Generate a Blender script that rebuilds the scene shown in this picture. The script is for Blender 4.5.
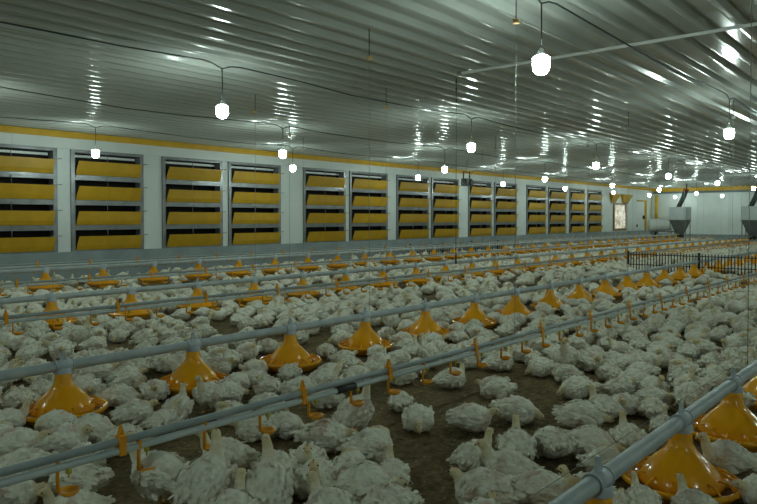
import bpy, bmesh, math, random
import numpy as np
from mathutils import Vector, Matrix, Euler, noise

for o in list(bpy.data.objects):
    bpy.data.objects.remove(o)
scn = bpy.context.scene
COL = scn.collection
R = math.radians
rng = random.Random(11)

# ------------------------------------------------------------------ camera, world, exposure
# x runs along the house to its far end, y runs towards the wall with the inlets, metres
FPX, CX, CY = 677.0, 378.5, 252.0
YAW, PITCH, CAMH = 40.709, 1.2, 1.0
cam_d = bpy.data.cameras.new('camera')
cam = bpy.data.objects.new('camera', cam_d)
COL.objects.link(cam)
cam.location = (0, 0, CAMH)
cam.rotation_euler = (R(90 - PITCH), 0, R(YAW - 90))
cam_d.sensor_width = 36
cam_d.lens = FPX / 757 * 36
HOR = 218.6                               # horizon row
PPY = HOR + FPX * math.tan(R(PITCH))      # principal point row
cam_d.shift_y = -(CY - PPY) / 757
cam_d.clip_start = 0.05
cam_d.clip_end = 200
scn.camera = cam

world = bpy.data.worlds.new('world')
scn.world = world
world.use_nodes = True
world.node_tree.nodes['Background'].inputs[0].default_value = (0.004, 0.005, 0.005, 1)
world.node_tree.nodes['Background'].inputs[1].default_value = 1.0
vs = scn.view_settings
vs.view_transform = 'Standard'
vs.look = 'None'
vs.gamma = 1
vs.use_curve_mapping = False
vs.exposure = 0.7
BULB_STRENGTH = 73.0
BULB_COLOR = (0.79, 1.0, 0.91, 1)

ca, sa = math.cos(R(YAW)), math.sin(R(YAW))
cp, sp = math.cos(R(PITCH)), math.sin(R(PITCH))


def ground(u, v, z=0.0):
    """pixel -> point on the horizontal plane z"""
    a, b = (u - CX) / FPX, (PPY - v) / FPX
    fw, up = cp + b * sp, -sp + b * cp        # level forward and up per unit of depth
    k = (z - CAMH) / up
    return (ca * fw + sa * a) * k, (sa * fw - ca * a) * k


def project(x, y, z):
    t, r, h = x * ca + y * sa, x * sa - y * ca, z - CAMH
    d = t * cp - h * sp
    return CX + FPX * r / d, PPY - FPX * (t * sp + h * cp) / d, t


# ------------------------------------------------------------------ materials
def material(name, color, rough=0.5, metal=0.0, spec=0.5):
    m = bpy.data.materials.new(name)
    m.use_nodes = True
    b = m.node_tree.nodes['Principled BSDF']
    b.inputs['Base Color'].default_value = (*color, 1)
    b.inputs['Roughness'].default_value = rough
    b.inputs['Metallic'].default_value = metal
    b.inputs['Specular IOR Level'].default_value = spec
    return m


def noisy(name, c1, c2, scale=8, rough=0.5, metal=0.0, spec=0.5, bump=0.0, bscale=60, bdist=0.01, stretch=(1, 1, 1), lo=0.35, hi=0.65, coords='Object', detail=4):
    m = material(name, c1, rough, metal, spec)
    nt = m.node_tree
    N, L = nt.nodes, nt.links
    b = N['Principled BSDF']
    tc = N.new('ShaderNodeTexCoord')
    mp = N.new('ShaderNodeMapping')
    mp.inputs['Scale'].default_value = stretch
    L.new(tc.outputs[coords], mp.inputs['Vector'])
    nz = N.new('ShaderNodeTexNoise')
    nz.inputs['Scale'].default_value = scale
    nz.inputs['Detail'].default_value = detail
    L.new(mp.outputs[0], nz.inputs['Vector'])
    cr = N.new('ShaderNodeValToRGB')
    cr.color_ramp.elements[0].position = lo
    cr.color_ramp.elements[1].position = hi
    cr.color_ramp.elements[0].color = (*c1, 1)
    cr.color_ramp.elements[1].color = (*c2, 1)
    L.new(nz.outputs['Fac'], cr.inputs[0])
    L.new(cr.outputs[0], b.inputs['Base Color'])
    if bump:
        n2 = N.new('ShaderNodeTexNoise')
        n2.inputs['Scale'].default_value = bscale
        n2.inputs['Detail'].default_value = 5
        L.new(mp.outputs[0], n2.inputs['Vector'])
        bp = N.new('ShaderNodeBump')
        bp.inputs['Strength'].default_value = bump
        bp.inputs['Distance'].default_value = bdist
        L.new(n2.outputs['Fac'], bp.inputs['Height'])
        L.new(bp.outputs[0], b.inputs['Normal'])
    return m


def chicken_material():
    m = bpy.data.materials.new('white_feathers')
    m.use_nodes = True
    nt = m.node_tree
    N, L = nt.nodes, nt.links
    b = N['Principled BSDF']
    b.inputs['Roughness'].default_value = 0.85
    b.inputs['Specular IOR Level'].default_value = 0.2
    at = N.new('ShaderNodeAttribute')
    at.attribute_name = 'region'
    sep = N.new('ShaderNodeSeparateColor')
    L.new(at.outputs['Color'], sep.inputs[0])

    def mix(fac, a, c):
        x = N.new('ShaderNodeMix')
        x.data_type = 'RGBA'
        if hasattr(fac, 'links') or not isinstance(fac, float):
            L.new(fac, x.inputs[0])
        else:
            x.inputs[0].default_value = fac
        if isinstance(a, tuple):
            x.inputs[6].default_value = (*a, 1)
        else:
            L.new(a, x.inputs[6])
        x.inputs[7].default_value = (*c, 1)
        return x.outputs[2]
    tc = N.new('ShaderNodeTexCoord')
    nz = N.new('ShaderNodeTexNoise')
    nz.inputs['Scale'].default_value = 34
    nz.inputs['Detail'].default_value = 5
    L.new(tc.outputs['Object'], nz.inputs['Vector'])
    mr = N.new('ShaderNodeMapRange')
    mr.inputs[1].default_value = 0.5
    mr.inputs[2].default_value = 0.75
    L.new(nz.outputs['Fac'], mr.inputs[0])
    c = mix(mr.outputs[0], (0.94, 0.925, 0.81), (0.78, 0.72, 0.55))
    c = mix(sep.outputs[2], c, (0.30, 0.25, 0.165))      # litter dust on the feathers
    c = mix(sep.outputs[1], c, (0.60, 0.34, 0.27))       # bare pink skin
    c = mix(sep.outputs[0], c, (0.74, 0.62, 0.34))       # yellowish down on head and neck
    L.new(c, b.inputs['Base Color'])
    mp = N.new('ShaderNodeMapping')
    mp.inputs['Scale'].default_value = (55, 120, 120)
    L.new(tc.outputs['Object'], mp.inputs['Vector'])
    n2 = N.new('ShaderNodeTexNoise')
    n2.inputs['Scale'].default_value = 1.0
    n2.inputs['Detail'].default_value = 4
    L.new(mp.outputs[0], n2.inputs['Vector'])
    bp = N.new('ShaderNodeBump')
    bp.inputs['Strength'].default_value = 0.8
    bp.inputs['Distance'].default_value = 0.006
    L.new(n2.outputs['Fac'], bp.inputs['Height'])
    L.new(bp.outputs[0], b.inputs['Normal'])
    return m


def litter_material():
    m = bpy.data.materials.new('brown_litter')
    m.use_nodes = True
    nt = m.node_tree
    N, L = nt.nodes, nt.links
    b = N['Principled BSDF']
    b.inputs['Roughness'].default_value = 0.95
    b.inputs['Specular IOR Level'].default_value = 0.1
    tc = N.new('ShaderNodeTexCoord')

    def nz(scale, detail, rough=0.6):
        n = N.new('ShaderNodeTexNoise')
        n.inputs['Scale'].default_value = scale
        n.inputs['Detail'].default_value = detail
        n.inputs['Roughness'].default_value = rough
        L.new(tc.outputs['Object'], n.inputs['Vector'])
        return n.outputs['Fac']
    cr = N.new('ShaderNodeValToRGB')
    e = cr.color_ramp.elements
    e[0].position, e[0].color = 0.34, (0.085, 0.062, 0.032, 1)
    e[1].position, e[1].color = 0.66, (0.40, 0.31, 0.175, 1)
    L.new(nz(26, 9, 0.8), cr.inputs[0])
    cr2 = N.new('ShaderNodeValToRGB')
    f = cr2.color_ramp.elements
    f[0].position, f[0].color = 0.35, (0.6, 0.6, 0.6, 1)
    f[1].position, f[1].color = 0.7, (1.15, 1.1, 1.0, 1)
    L.new(nz(2.2, 4), cr2.inputs[0])
    mx = N.new('ShaderNodeMix')
    mx.data_type = 'RGBA'
    mx.blend_type = 'MULTIPLY'
    mx.inputs[0].default_value = 1.0
    L.new(cr.outputs[0], mx.inputs[6])
    L.new(cr2.outputs[0], mx.inputs[7])
    vo = N.new('ShaderNodeTexVoronoi')
    vo.inputs['Scale'].default_value = 24
    L.new(tc.outputs['Object'], vo.inputs['Vector'])
    lt = N.new('ShaderNodeMath')
    lt.operation = 'LESS_THAN'
    lt.inputs[1].default_value = 0.13
    L.new(vo.outputs['Distance'], lt.inputs[0])
    m2 = N.new('ShaderNodeMix')
    m2.data_type = 'RGBA'
    L.new(lt.outputs[0], m2.inputs[0])
    L.new(mx.outputs[2], m2.inputs[6])
    m2.inputs[7].default_value = (0.50, 0.41, 0.27, 1)   # pale shavings
    L.new(m2.outputs[2], b.inputs['Base Color'])
    bp = N.new('ShaderNodeBump')
    bp.inputs['Strength'].default_value = 0.9
    bp.inputs['Distance'].default_value = 0.02
    L.new(nz(30, 8, 0.75), bp.inputs['Height'])
    L.new(bp.outputs[0], b.inputs['Normal'])
    return m


def emission(name, color, strength):
    m = bpy.data.materials.new(name)
    m.use_nodes = True
    nt = m.node_tree
    nt.nodes.clear()
    o = nt.nodes.new('ShaderNodeOutputMaterial')
    e = nt.nodes.new('ShaderNodeEmission')
    e.inputs[0].default_value = color
    e.inputs[1].default_value = strength
    nt.links.new(e.outputs[0], o.inputs[0])
    return m


M = dict(
    litter=litter_material(),
    feather=chicken_material(),
    ceiling=noisy('ceiling_sheet', (0.42, 0.445, 0.415), (0.50, 0.525, 0.49), 0.9, rough=0.17, spec=0.36),
    wall=noisy('white_panel', (0.68, 0.73, 0.71), (0.76, 0.80, 0.78), 1.6, rough=0.45),
    curb=noisy('grey_concrete', (0.25, 0.30, 0.31), (0.33, 0.38, 0.39), 3.0, rough=0.75, bump=0.2, bscale=40),
    yellowbeam=noisy('yellow_paint', (0.66, 0.37, 0.01), (0.74, 0.43, 0.02), 5, rough=0.35),
    flap=noisy('yellow_flap', (0.50, 0.285, 0.008), (0.57, 0.33, 0.012), 6, rough=0.42),
    steel=noisy('grey_sheet_steel', (0.20, 0.205, 0.21), (0.27, 0.275, 0.28), 7, rough=0.28, metal=0.35),
    dark=material('dark_void', (0.02, 0.018, 0.014), 0.9),
    blackmetal=material('black_metal', (0.02, 0.022, 0.02), 0.5),
    orange=noisy('orange_plastic', (0.92, 0.39, 0.004), (0.95, 0.43, 0.008), 9, rough=0.15),
    cup=noisy('orange_cup_plastic', (0.90, 0.36, 0.010), (0.93, 0.40, 0.014), 9, rough=0.3),
    feed=noisy('brown_feed', (0.22, 0.12, 0.03), (0.34, 0.2, 0.06), 90, rough=0.9),
    nipple=material('yellow_green_pin', (0.62, 0.55, 0.05), 0.35),
    galv=noisy('galvanised_pipe', (0.36, 0.42, 0.44), (0.46, 0.52, 0.53), 12, rough=0.42, metal=0.0),
    greypipe=noisy('dark_grey_pipe', (0.28, 0.33, 0.34), (0.36, 0.41, 0.41), 12, rough=0.42, metal=0.0),
    waterpipe=noisy('white_pvc', (0.52, 0.60, 0.61), (0.60, 0.67, 0.67), 10, rough=0.3),
    saddle=noisy('grey_plastic', (0.42, 0.48, 0.52), (0.50, 0.56, 0.60), 20, rough=0.4),
    cable=material('black_cable', (0.015, 0.016, 0.015), 0.5),
    cord=material('grey_cord', (0.30, 0.31, 0.29), 0.7),
    whiteplastic=material('white_plastic', (0.84, 0.86, 0.83), 0.4),
    socket=material('pale_socket', (0.5, 0.52, 0.5), 0.4),
    bulb=emission('lit_bulb', BULB_COLOR, BULB_STRENGTH),
    hopper=noisy('dull_grey_hopper', (0.13, 0.15, 0.15), (0.18, 0.20, 0.20), 4, rough=0.5, metal=0.2),
    hopperbox=noisy('pale_grey_bin', (0.48, 0.54, 0.54), (0.54, 0.60, 0.60), 4, rough=0.4, metal=0.1),
    duct=material('dark_rubber_duct', (0.05, 0.06, 0.055), 0.6),
    red=material('red_plastic', (0.45, 0.04, 0.03), 0.4),
    film=noisy('crumpled_film', (0.42, 0.36, 0.25), (0.95, 0.91, 0.80), 4.0, rough=0.2, bump=0.9, bscale=5, bdist=0.2),
    brown=noisy('brown_frame', (0.25, 0.16, 0.06), (0.33, 0.22, 0.09), 8, rough=0.5),
    beak=material('horn_beak', (0.66, 0.42, 0.16), 0.45),
    comb=material('red_comb', (0.52, 0.13, 0.09), 0.6),
    eye=material('dark_eye', (0.01, 0.008, 0.006), 0.15),
    shank=noisy('yellow_shank', (0.70, 0.48, 0.16), (0.62, 0.40, 0.12), 60, rough=0.6),
    heater=noisy('pale_heater_shell', (0.74, 0.76, 0.74), (0.82, 0.84, 0.82), 5, rough=0.35),
)


# ------------------------------------------------------------------ mesh helpers
class MB:
    def __init__(self):
        self.v, self.f, self.s = [], [], []

    def add(self, verts, faces, smooth=False):
        n = len(self.v)
        self.v += [tuple(p) for p in verts]
        self.f += [tuple(i + n for i in q) for q in faces]
        self.s += [smooth] * len(faces)
        return self

    def box(self, x0, x1, y0, y1, z0, z1):
        p = [(x, y, z) for z in (z0, z1) for y in (y0, y1) for x in (x0, x1)]
        return self.add(p, [(0, 2, 3, 1), (4, 5, 7, 6), (0, 1, 5, 4), (2, 6, 7, 3), (0, 4, 6, 2), (1, 3, 7, 5)])

    def tube(self, pts, r, n=8, cap=True):
        pts = [Vector(p) for p in pts]
        rr = r if isinstance(r, (list, tuple)) else [r] * len(pts)
        V, F = [], []
        up = None
        for i, p in enumerate(pts):
            d = (pts[min(i + 1, len(pts) - 1)] - pts[max(i - 1, 0)]).normalized()
            a = Vector((0, 0, 1)) if abs(d.z) < 0.9 else Vector((1, 0, 0))
            if up is not None and abs(up.dot(d)) < 0.95:
                a = up
            e1 = d.cross(a).normalized()
            e2 = e1.cross(d).normalized()
            up = e2
            for k in range(n):
                t = 2 * math.pi * k / n
                V.append(p + e1 * (math.cos(t) * rr[i]) + e2 * (math.sin(t) * rr[i]))
        for i in range(len(pts) - 1):
            for k in range(n):
                F.append((i * n + k, i * n + (k + 1) % n, (i + 1) * n + (k + 1) % n, (i + 1) * n + k))
        self.add(V, F, True)
        if cap:
            m = len(self.v) - len(V)
            self.f.append(tuple(m + k for k in reversed(range(n))))
            self.f.append(tuple(m + (len(pts) - 1) * n + k for k in range(n)))
            self.s += [False, False]
        return self

    def lathe(self, prof, n=24, loc=(0, 0, 0), closed=False):
        V, F = [], []
        for r, z in prof:
            for k in range(n):
                t = 2 * math.pi * k / n
                V.append((loc[0] + r * math.cos(t), loc[1] + r * math.sin(t), loc[2] + z))
        m = len(prof)
        for i in range(m if closed else m - 1):
            j = (i + 1) % m
            for k in range(n):
                F.append((i * n + k, i * n + (k + 1) % n, j * n + (k + 1) % n, j * n + k))
        return self.add(V, F, True)

    def prism(self, poly, axis, a, b):
        """poly: 2-D outline, extruded along axis (0=x,1=y,2=z) from a to b"""
        def P(q, t):
            l = list(q)
            l.insert(axis, t)
            return tuple(l)
        n = len(poly)
        V = [P(q, a) for q in poly] + [P(q, b) for q in poly]
        F = [tuple(range(n)), tuple(range(2 * n - 1, n - 1, -1))]
        F += [(i, i + n, (i + 1) % n + n, (i + 1) % n) for i in range(n)]
        return self.add(V, F)

    def mesh(self, name, mat):
        me = bpy.data.meshes.new(name)
        me.from_pydata(self.v, [], self.f)
        me.polygons.foreach_set('use_smooth', self.s)
        bm = bmesh.new()
        bm.from_mesh(me)
        bmesh.ops.recalc_face_normals(bm, faces=bm.faces)
        bm.to_mesh(me)
        bm.free()
        me.materials.append(M[mat] if isinstance(mat, str) else mat)
        return me

    def build(self, name, mat, parent=None):
        return link(name, self.mesh(name, mat), parent)


def link(name, me, parent=None, loc=None):
    o = bpy.data.objects.new(name, me)
    COL.objects.link(o)
    if parent is not None:
        o.parent = parent
    if loc is not None:
        o.location = loc
    return o


def tag(o, label, cat=None, group=None, kind=None):
    o['label'] = label
    if cat:
        o['category'] = cat
    if group:
        o['group'] = group
    if kind:
        o['kind'] = kind
    return o


def empty(name, loc=(0, 0, 0), rz=0.0):
    o = bpy.data.objects.new(name, None)
    o.empty_display_size = 0.1
    COL.objects.link(o)
    o.location = loc
    o.rotation_euler = (0, 0, rz)
    return o


ORD = ['zeroth', 'first', 'second', 'third', 'fourth', 'fifth', 'sixth', 'seventh', 'eighth', 'ninth', 'tenth', 'eleventh', 'twelfth', 'thirteenth', 'fourteenth', 'fifteenth', 'sixteenth', 'seventeenth', 'eighteenth', 'nineteenth', 'twentieth']
TENS = {20: 'twenty', 30: 'thirty', 40: 'forty'}


def ordinal(n):
    if n < len(ORD):
        return ORD[n]
    t = n // 10 * 10
    if n == t:
        return TENS[t][:-1] + 'ieth'
    return TENS[t] + '-' + ORD[n - t]


# ------------------------------------------------------------------ the house
WY, EX, ZC = 11.0, 32.5, 2.435          # inlet wall, end wall, ceiling
BX, RY = -5.0, -6.0                     # walls behind and beside the camera
LEDGE = 0.46

fl = MB().add([(BX, RY, 0), (EX, RY, 0), (EX, WY, 0), (BX, WY, 0)], [(0, 1, 2, 3)]).build('floor', 'litter')
tag(fl, 'dark brown litter floor of the chicken house', kind='structure')

# corrugated ceiling, ribs along x, pitch 0.228 m
prof = []
y = RY
while y < WY + 0.05:
    # flat pan, then a rib with filleted corners
    corner = [(0.104, 0.0, 0, 1), (0.138, 0.040, 1, 0), (0.182, 0.040, 1, 1), (0.216, 0.0, 0, 0)]
    prof.append((y, ZC))
    for (cy_, cz_, low_, left_) in corner:
        for q in (-1, -.5, 0, .5, 1):
            # rounded corner: blend between the two neighbouring slopes
            slope = 0.040 / 0.034
            if (low_, left_) in ((0, 1), (1, 1)):
                a_, b_ = ((0, slope) if not low_ else (0, -slope))
            else:
                a_, b_ = ((slope, 0) if low_ else (-slope, 0))
            w_ = 0.008
            t_ = (q + 1) / 2
            yy_ = -w_ * (1 - t_) ** 2 + w_ * t_ ** 2
            zz_ = -a_ * w_ * (1 - t_) ** 2 + b_ * w_ * t_ ** 2
            prof.append((y + cy_ + yy_, ZC - cz_ - zz_))
    y += 0.228
V, F = [], []
for yy, zz in prof:
    V += [(BX, yy, zz), (EX + 0.05, yy, zz)]
for i in range(len(prof) - 1):
    F.append((2 * i, 2 * i + 1, 2 * i + 3, 2 * i + 2))
cl = MB().add(V, F).build('ceiling', 'ceiling')
tag(cl, 'grey corrugated metal ceiling with ribs along the house', kind='structure')
sl = MB().box(BX, EX + .05, RY, WY + 0.1, ZC + 0.03, ZC + 0.06).build('roof_deck', 'dark', cl)

# windows (air inlets): fractions X / wall distance
WIN = [(0.178, 0.300), (0.322, 0.443), (0.463, 0.580), (0.614, 0.734), (0.747, 0.870), (0.930, 1.052), (1.065, 1.192), (1.225, 1.350), (1.363, 1.482),
       (1.529, 1.646), (1.662, 1.787), (1.848, 1.972), (1.992, 2.115), (2.145, 2.265), (2.290, 2.412)]
WIN = [(a * WY, b * WY) for a, b in WIN]
WZ0, WZ1 = LEDGE, 2.13

wl = empty('wall_left', (0, WY, 0))
tag(wl, 'white panelled side wall holding the rows of yellow air inlets', kind='structure')


def wall_box(name, x0, x1, z0, z1, mat='wall', y0=0.0, y1=0.14):
    return MB().box(x0, x1, y0, y1, z0, z1).build(name, mat, wl)


prev = BX
for a, b in WIN:
    wall_box('wall_panel', prev + 0.002, a - 0.002, LEDGE, WZ1)
    prev = b
DOOR0, DOOR1 = 30.45, 31.65
FW0, FW1, FZ0, FZ1 = 27.75, 29.15, 0.50, 1.66
wall_box('wall_panel', prev + .002, FW0, LEDGE, WZ1)
wall_box('wall_panel', FW0, FW1, FZ1, WZ1)
wall_box('wall_panel', FW0, FW1, LEDGE, FZ0)
wall_box('wall_panel', FW1, DOOR0, LEDGE, WZ1)
wall_box('wall_panel', DOOR0, DOOR1, 1.80, WZ1)
wall_box('wall_panel', DOOR1, EX, LEDGE, WZ1)
x = BX
while x < EX:
    wall_box('wall_panel', x + .003, min(x + 2.3, EX), WZ1 + .003, ZC + .03)
    x += 2.3
wall_box('curb', BX, EX, 0, LEDGE, 'curb', -0.06, 0.2)
bm_ = MB().prism([(-0.07, ZC - 0.095), (0.0, ZC - 0.095), (0.0, ZC - 0.001), (-0.07, ZC - 0.03)], 0, BX, EX)
t1 = MB()
t1.prism([(WY - 0.05, 2.305), (WY, 2.305), (WY, ZC - 0.03), (WY - 0.05, ZC - 0.03)], 0, BX, EX)
tr = t1.build('trim_1', 'yellowbeam')
tag(tr, 'yellow painted strip along the top of the inlet wall', kind='structure')

we = empty('wall_end', (EX, 0, 0))
tag(we, 'white panelled end wall behind the feed hoppers', kind='structure')
y = RY
while y < WY:
    MB().box(0, 0.12, y + 0.004, min(y + 1.0, WY) - 0.004, 0.3, ZC + .03).build('wall_panel', 'wall', we)
    y += 1.0
MB().box(0.03, 0.16, RY, WY, 0.3, ZC + .03).build('panel_backing', 'curb', we)
MB().box(-0.12, 0.1, RY, WY, 0, 0.3).build('curb', 'curb', we)
tr2 = MB().box(EX - 0.07, EX, RY, WY - 0.06, 2.25, 2.395).build('trim_2', 'yellowbeam')
tag(tr2, 'yellow beam across the top of the end wall', kind='structure')
MB().box(EX - 0.09, EX, RY, WY - 0.06, 2.15, 2.248).build('dark_rail', 'hopper', tr2)  # dark grey rail below the yellow beam
wr = MB().box(BX, EX, RY - 0.1, RY, 0, ZC + .03).build('wall_right', 'wall')
tag(wr, 'white side wall opposite the inlets', kind='structure')
wb = MB().box(BX - 0.1, BX, RY, WY, 0, ZC + .03).build('wall_back', 'wall')
tag(wb, 'white wall at the near end of the house', kind='structure')


# ---- one inlet window
def make_window(i, x0, x1):
    w = x1 - x0
    root = empty('window_%d' % (i + 1), (x0, WY, WZ0))
    place = 'on the inlet wall, %s from the near end' % ordinal(i + 1)
    tag(root, 'grey framed air inlet with four yellow flaps %s' % place, kind='structure')
    H = WZ1 - WZ0
    fr = MB()
    fr.box(0, 0.065, -0.03, 0.14, 0, H).box(w - 0.065, w, -0.03, 0.14, 0, H)
    fr.box(0.065, w - 0.065, -0.03, 0.14, H - 0.05, H).box(0.065, w - 0.065, -0.03, 0.14, 0, 0.025)
    fr.build('frame', 'steel', root)
    MB().box(0, w, 0.30, 0.32, 0, H).add([(0, .14, H), (w, .14, H), (w, .3, H), (0, .3, H), (0, .14, 0), (w, .14, 0), (w, .3, 0), (0, .3, 0)],
                                         [(0, 1, 2, 3), (4, 5, 6, 7), (0, 3, 7, 4), (1, 2, 6, 5)]).build('dark_backing', 'dark', root)  # near-black box, paints the darkness seen behind the flaps
    cell = (H - 0.025) / 4
    for k in range(4):
        z = 0.025 + k * cell
        if k < 3:
            b = MB()
            b.box(0.065, w - 0.065, -0.028, 0.10, z + cell - 0.085, z + cell - 0.004)
            b.box(0.065, w - 0.065, -0.045, -0.028, z + cell - 0.045, z + cell - 0.02)
            b.build('crossbar', 'steel', root)
        # flap: hinged at its lower edge, top leaning into the house, with a crease and a lip
        yb, top = -0.035, -0.078 + rng.uniform(-.012, .012)
        prof = [(yb, z + 0.0), (yb - 0.02, z + 0.075), (top, z + 0.218), (top - 0.012, z + 0.225), (top - 0.010, z + 0.208), (yb - 0.032, z + 0.070), (yb - 0.012, z + 0.0)]
        fp = MB().prism(prof, 0, 0.075, w - 0.075)
        fp.v = [(X + (0.03 if X < .1 else 0.012) * (Zv - z > .19), Yv, Zv) for X, Yv, Zv in fp.v]
        o = fp.build('flap', 'flap', root)
        MB().tube([(w - 0.12, top + .005, z + 0.235), (w + 0.05, top + .005, z + 0.238)], 0.009, 6).build('pull_rod', 'cord', o)
        MB().tube([(w * 0.47, top + .02, z + 0.235), (w * 0.47, -0.045, z + cell - 0.05)], 0.006, 6).build('stay', 'steel', o)
    MB().box(0.09, w - 0.09, 0.11, 0.125, H - 0.115, H - 0.075).build('white_strip', 'whiteplastic', root)  # plain white strip at the back of the top gap


for i, (a, b) in enumerate(WIN):
    make_window(i, a, b)

# ---- far window with the bright film, the door
fw = empty('window_%d' % (len(WIN) + 1), (FW0, WY, FZ0))
tag(fw, 'brown framed window covered with shiny pale film near the far corner', kind='structure')
w, h = FW1 - FW0, FZ1 - FZ0
MB().box(0, .12, -.05, .1, 0, h).box(w - .12, w, -.05, .1, 0, h).box(.12, w - .12, -.05, .1, h - .09, h).box(.12, w - .12, -.05, .1, 0, .09).build('window_frame', 'brown', fw)
g = bmesh.new()
bmesh.ops.create_grid(g, x_segments=30, y_segments=24, size=0.5)
for v in g.verts:
    X, Z = (v.co.x + .5) * (w - .24) + .12, (v.co.y + .5) * (h - .18) + .09
    v.co = (X, -0.03 + 0.02 * math.sin(X * 22 + 2 * math.sin(Z * 4)) + 0.012 * noise.noise(Vector((X * 6, 0, Z * 5))), Z)
me = bpy.data.meshes.new('film')
g.to_mesh(me)
g.free()
me.materials.append(M['film'])
for p in me.polygons:
    p.use_smooth = True
link('film', me, fw)
fb = M['film'].node_tree.nodes['Principled BSDF']      # emission added so the film looks brighter than the wall
fb.inputs['Emission Color'].default_value = (1, 0.93, 0.75, 1)
fb.inputs['Emission Strength'].default_value = 0.32
M['film'].node_tree.links.new(fb.inputs['Base Color'].links[0].from_socket, fb.inputs['Emission Color'])

dr = empty('door_1', (DOOR0, WY, 0))
tag(dr, 'white service door with yellow edge strips at the far corner', kind='structure')
MB().box(0.0, 1.2, 0.02, 0.1, LEDGE, 1.78).build('door_leaf', 'wall', dr)
MB().box(1.08, 1.2, -0.05, 0.02, LEDGE - .03, 1.84).build('edge_strip', 'yellowbeam', dr)
MB().box(0.1, 1.08, -0.05, 0.02, 1.79, 1.84).build('head_strip', 'yellowbeam', dr)
MB().box(0.84, 0.93, -0.06, 0.02, 0.98, 1.14).build('door_handle', 'blackmetal', dr)
MB().box(0.02, 0.10, -0.03, 0.02, 0.62, 0.74).build('hinge', 'blackmetal', dr)


# ---- two yellow wedge shaped inlets over the far window
def wedge_inlet(xc, wd, lab):
    root = empty('wall_air_inlet', (xc, WY, 1.66))
    tag(root, lab, 'air inlet', 'yellow wedge inlets over the far window')
    h0 = .36
    top, bot = wd / 2, wd / 2 - .17
    m = MB()
    m.add([(-top, -.20, h0), (top, -.20, h0), (bot, -.02, 0.0), (-bot, -.02, 0.0), (-top, -.02, h0), (top, -.02, h0), (-top, -.275, h0), (top, -.275, h0)],
          [(0, 1, 2, 3), (0, 3, 4), (1, 5, 2)])
    m.build('flap', 'flap', root)
    MB().box(-top, top, -.05, 0, h0, h0 + .04).build('top_rail', 'steel', root)
    MB().box(-bot, bot, -.05, 0, -.03, 0.01).build('sill_rail', 'steel', root)


wedge_inlet(27.75, .8, 'yellow wedge shaped inlet above the film window, left one of two')
wedge_inlet(29.05, .95, 'yellow wedge shaped inlet above the film window, right one of two')

# ------------------------------------------------------------------ feed lines
FEED = [  # y, pipe height, first feeder x, x start, x end, name
    (0.77, 0.257, 1.85, 0.2, 29.0, 'foreground'),
    (3.37, 0.270, 0.766, -0.5, 29.0, 'second'),
    (6.05, 0.310, 1.876, 0.0, 29.0, 'third'),
    (8.70, 0.360, 2.956, 0.5, 29.0, 'fourth')]
NP = 0.75

PAN = MB()
PAN.lathe([(0.0, 0.012), (0.135, 0.010), (0.165, 0.025), (0.186, 0.048), (0.192, 0.062), (0.200, 0.068), (0.209, 0.063), (0.209, 0.050), (0.198, 0.042), (0.180, 0.018), (0.15, 0.0), (0.10, -0.004), (0.0, -0.004)], 32)
PAN_ME = PAN.mesh('pan', 'orange')
CONE_ME = MB().lathe([(0.030, 0.250), (0.038, 0.246), (0.039, 0.212), (0.043, 0.188), (0.056, 0.166), (0.078, 0.145), (0.102, 0.122), (0.124, 0.098), (0.139, 0.076), (0.146, 0.060), (0.148, 0.048), (0.142, 0.048), (0.128, 0.085), (0.06, 0.14)], 28).mesh('cone', 'orange')
FEED_ME = MB().lathe([(0.0, 0.045), (0.10, 0.036), (0.176, 0.032)], 20).mesh('feed_ring', 'feed')
RIB_ME = MB().tube([(0.134, 0, 0.084), (0.158, 0, 0.084), (0.180, 0, 0.074), (0.197, 0, 0.062)], 0.0042, 5).mesh('grill_rib', 'orange')
SAD = MB()
SAD.tube([(-0.045, 0, 0.27), (0.045, 0, 0.27)], 0.0300, 14)
SAD.tube([(-0.045, 0, 0.27), (-0.038, 0, 0.27)], 0.0325, 14).tube([(0.038, 0, 0.27), (0.045, 0, 0.27)], 0.0325, 14)
SAD.lathe([(0.041, 0.234), (0.041, 0.252), (0.034, 0.262)], 16)
SAD.prism([(-0.018, 0.293), (0.018, 0.293), (0.009, 0.318), (0.005, 0.340), (-0.005, 0.340), (-0.009, 0.318)], 1, -0.006, 0.006)
SAD_ME = SAD.mesh('saddle', 'saddle')
feeders = []      # x, y, line index, ordinal (in view)


def feeder(x, y, dz, label, group, ribs):
    root = empty('pan_feeder', (x, y, dz))
    tag(root, label, 'feeder', group)
    link('cone', CONE_ME, root)
    p = link('pan', PAN_ME, root)
    link('feed_ring', FEED_ME, p)
    link('saddle', SAD_ME, root)
    if ribs:
        for k in range(14):
            o = link('grill_rib', RIB_ME, root)
            o.rotation_euler = (0, 0, 2 * math.pi * k / 14 + 0.1)
    return root


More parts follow.
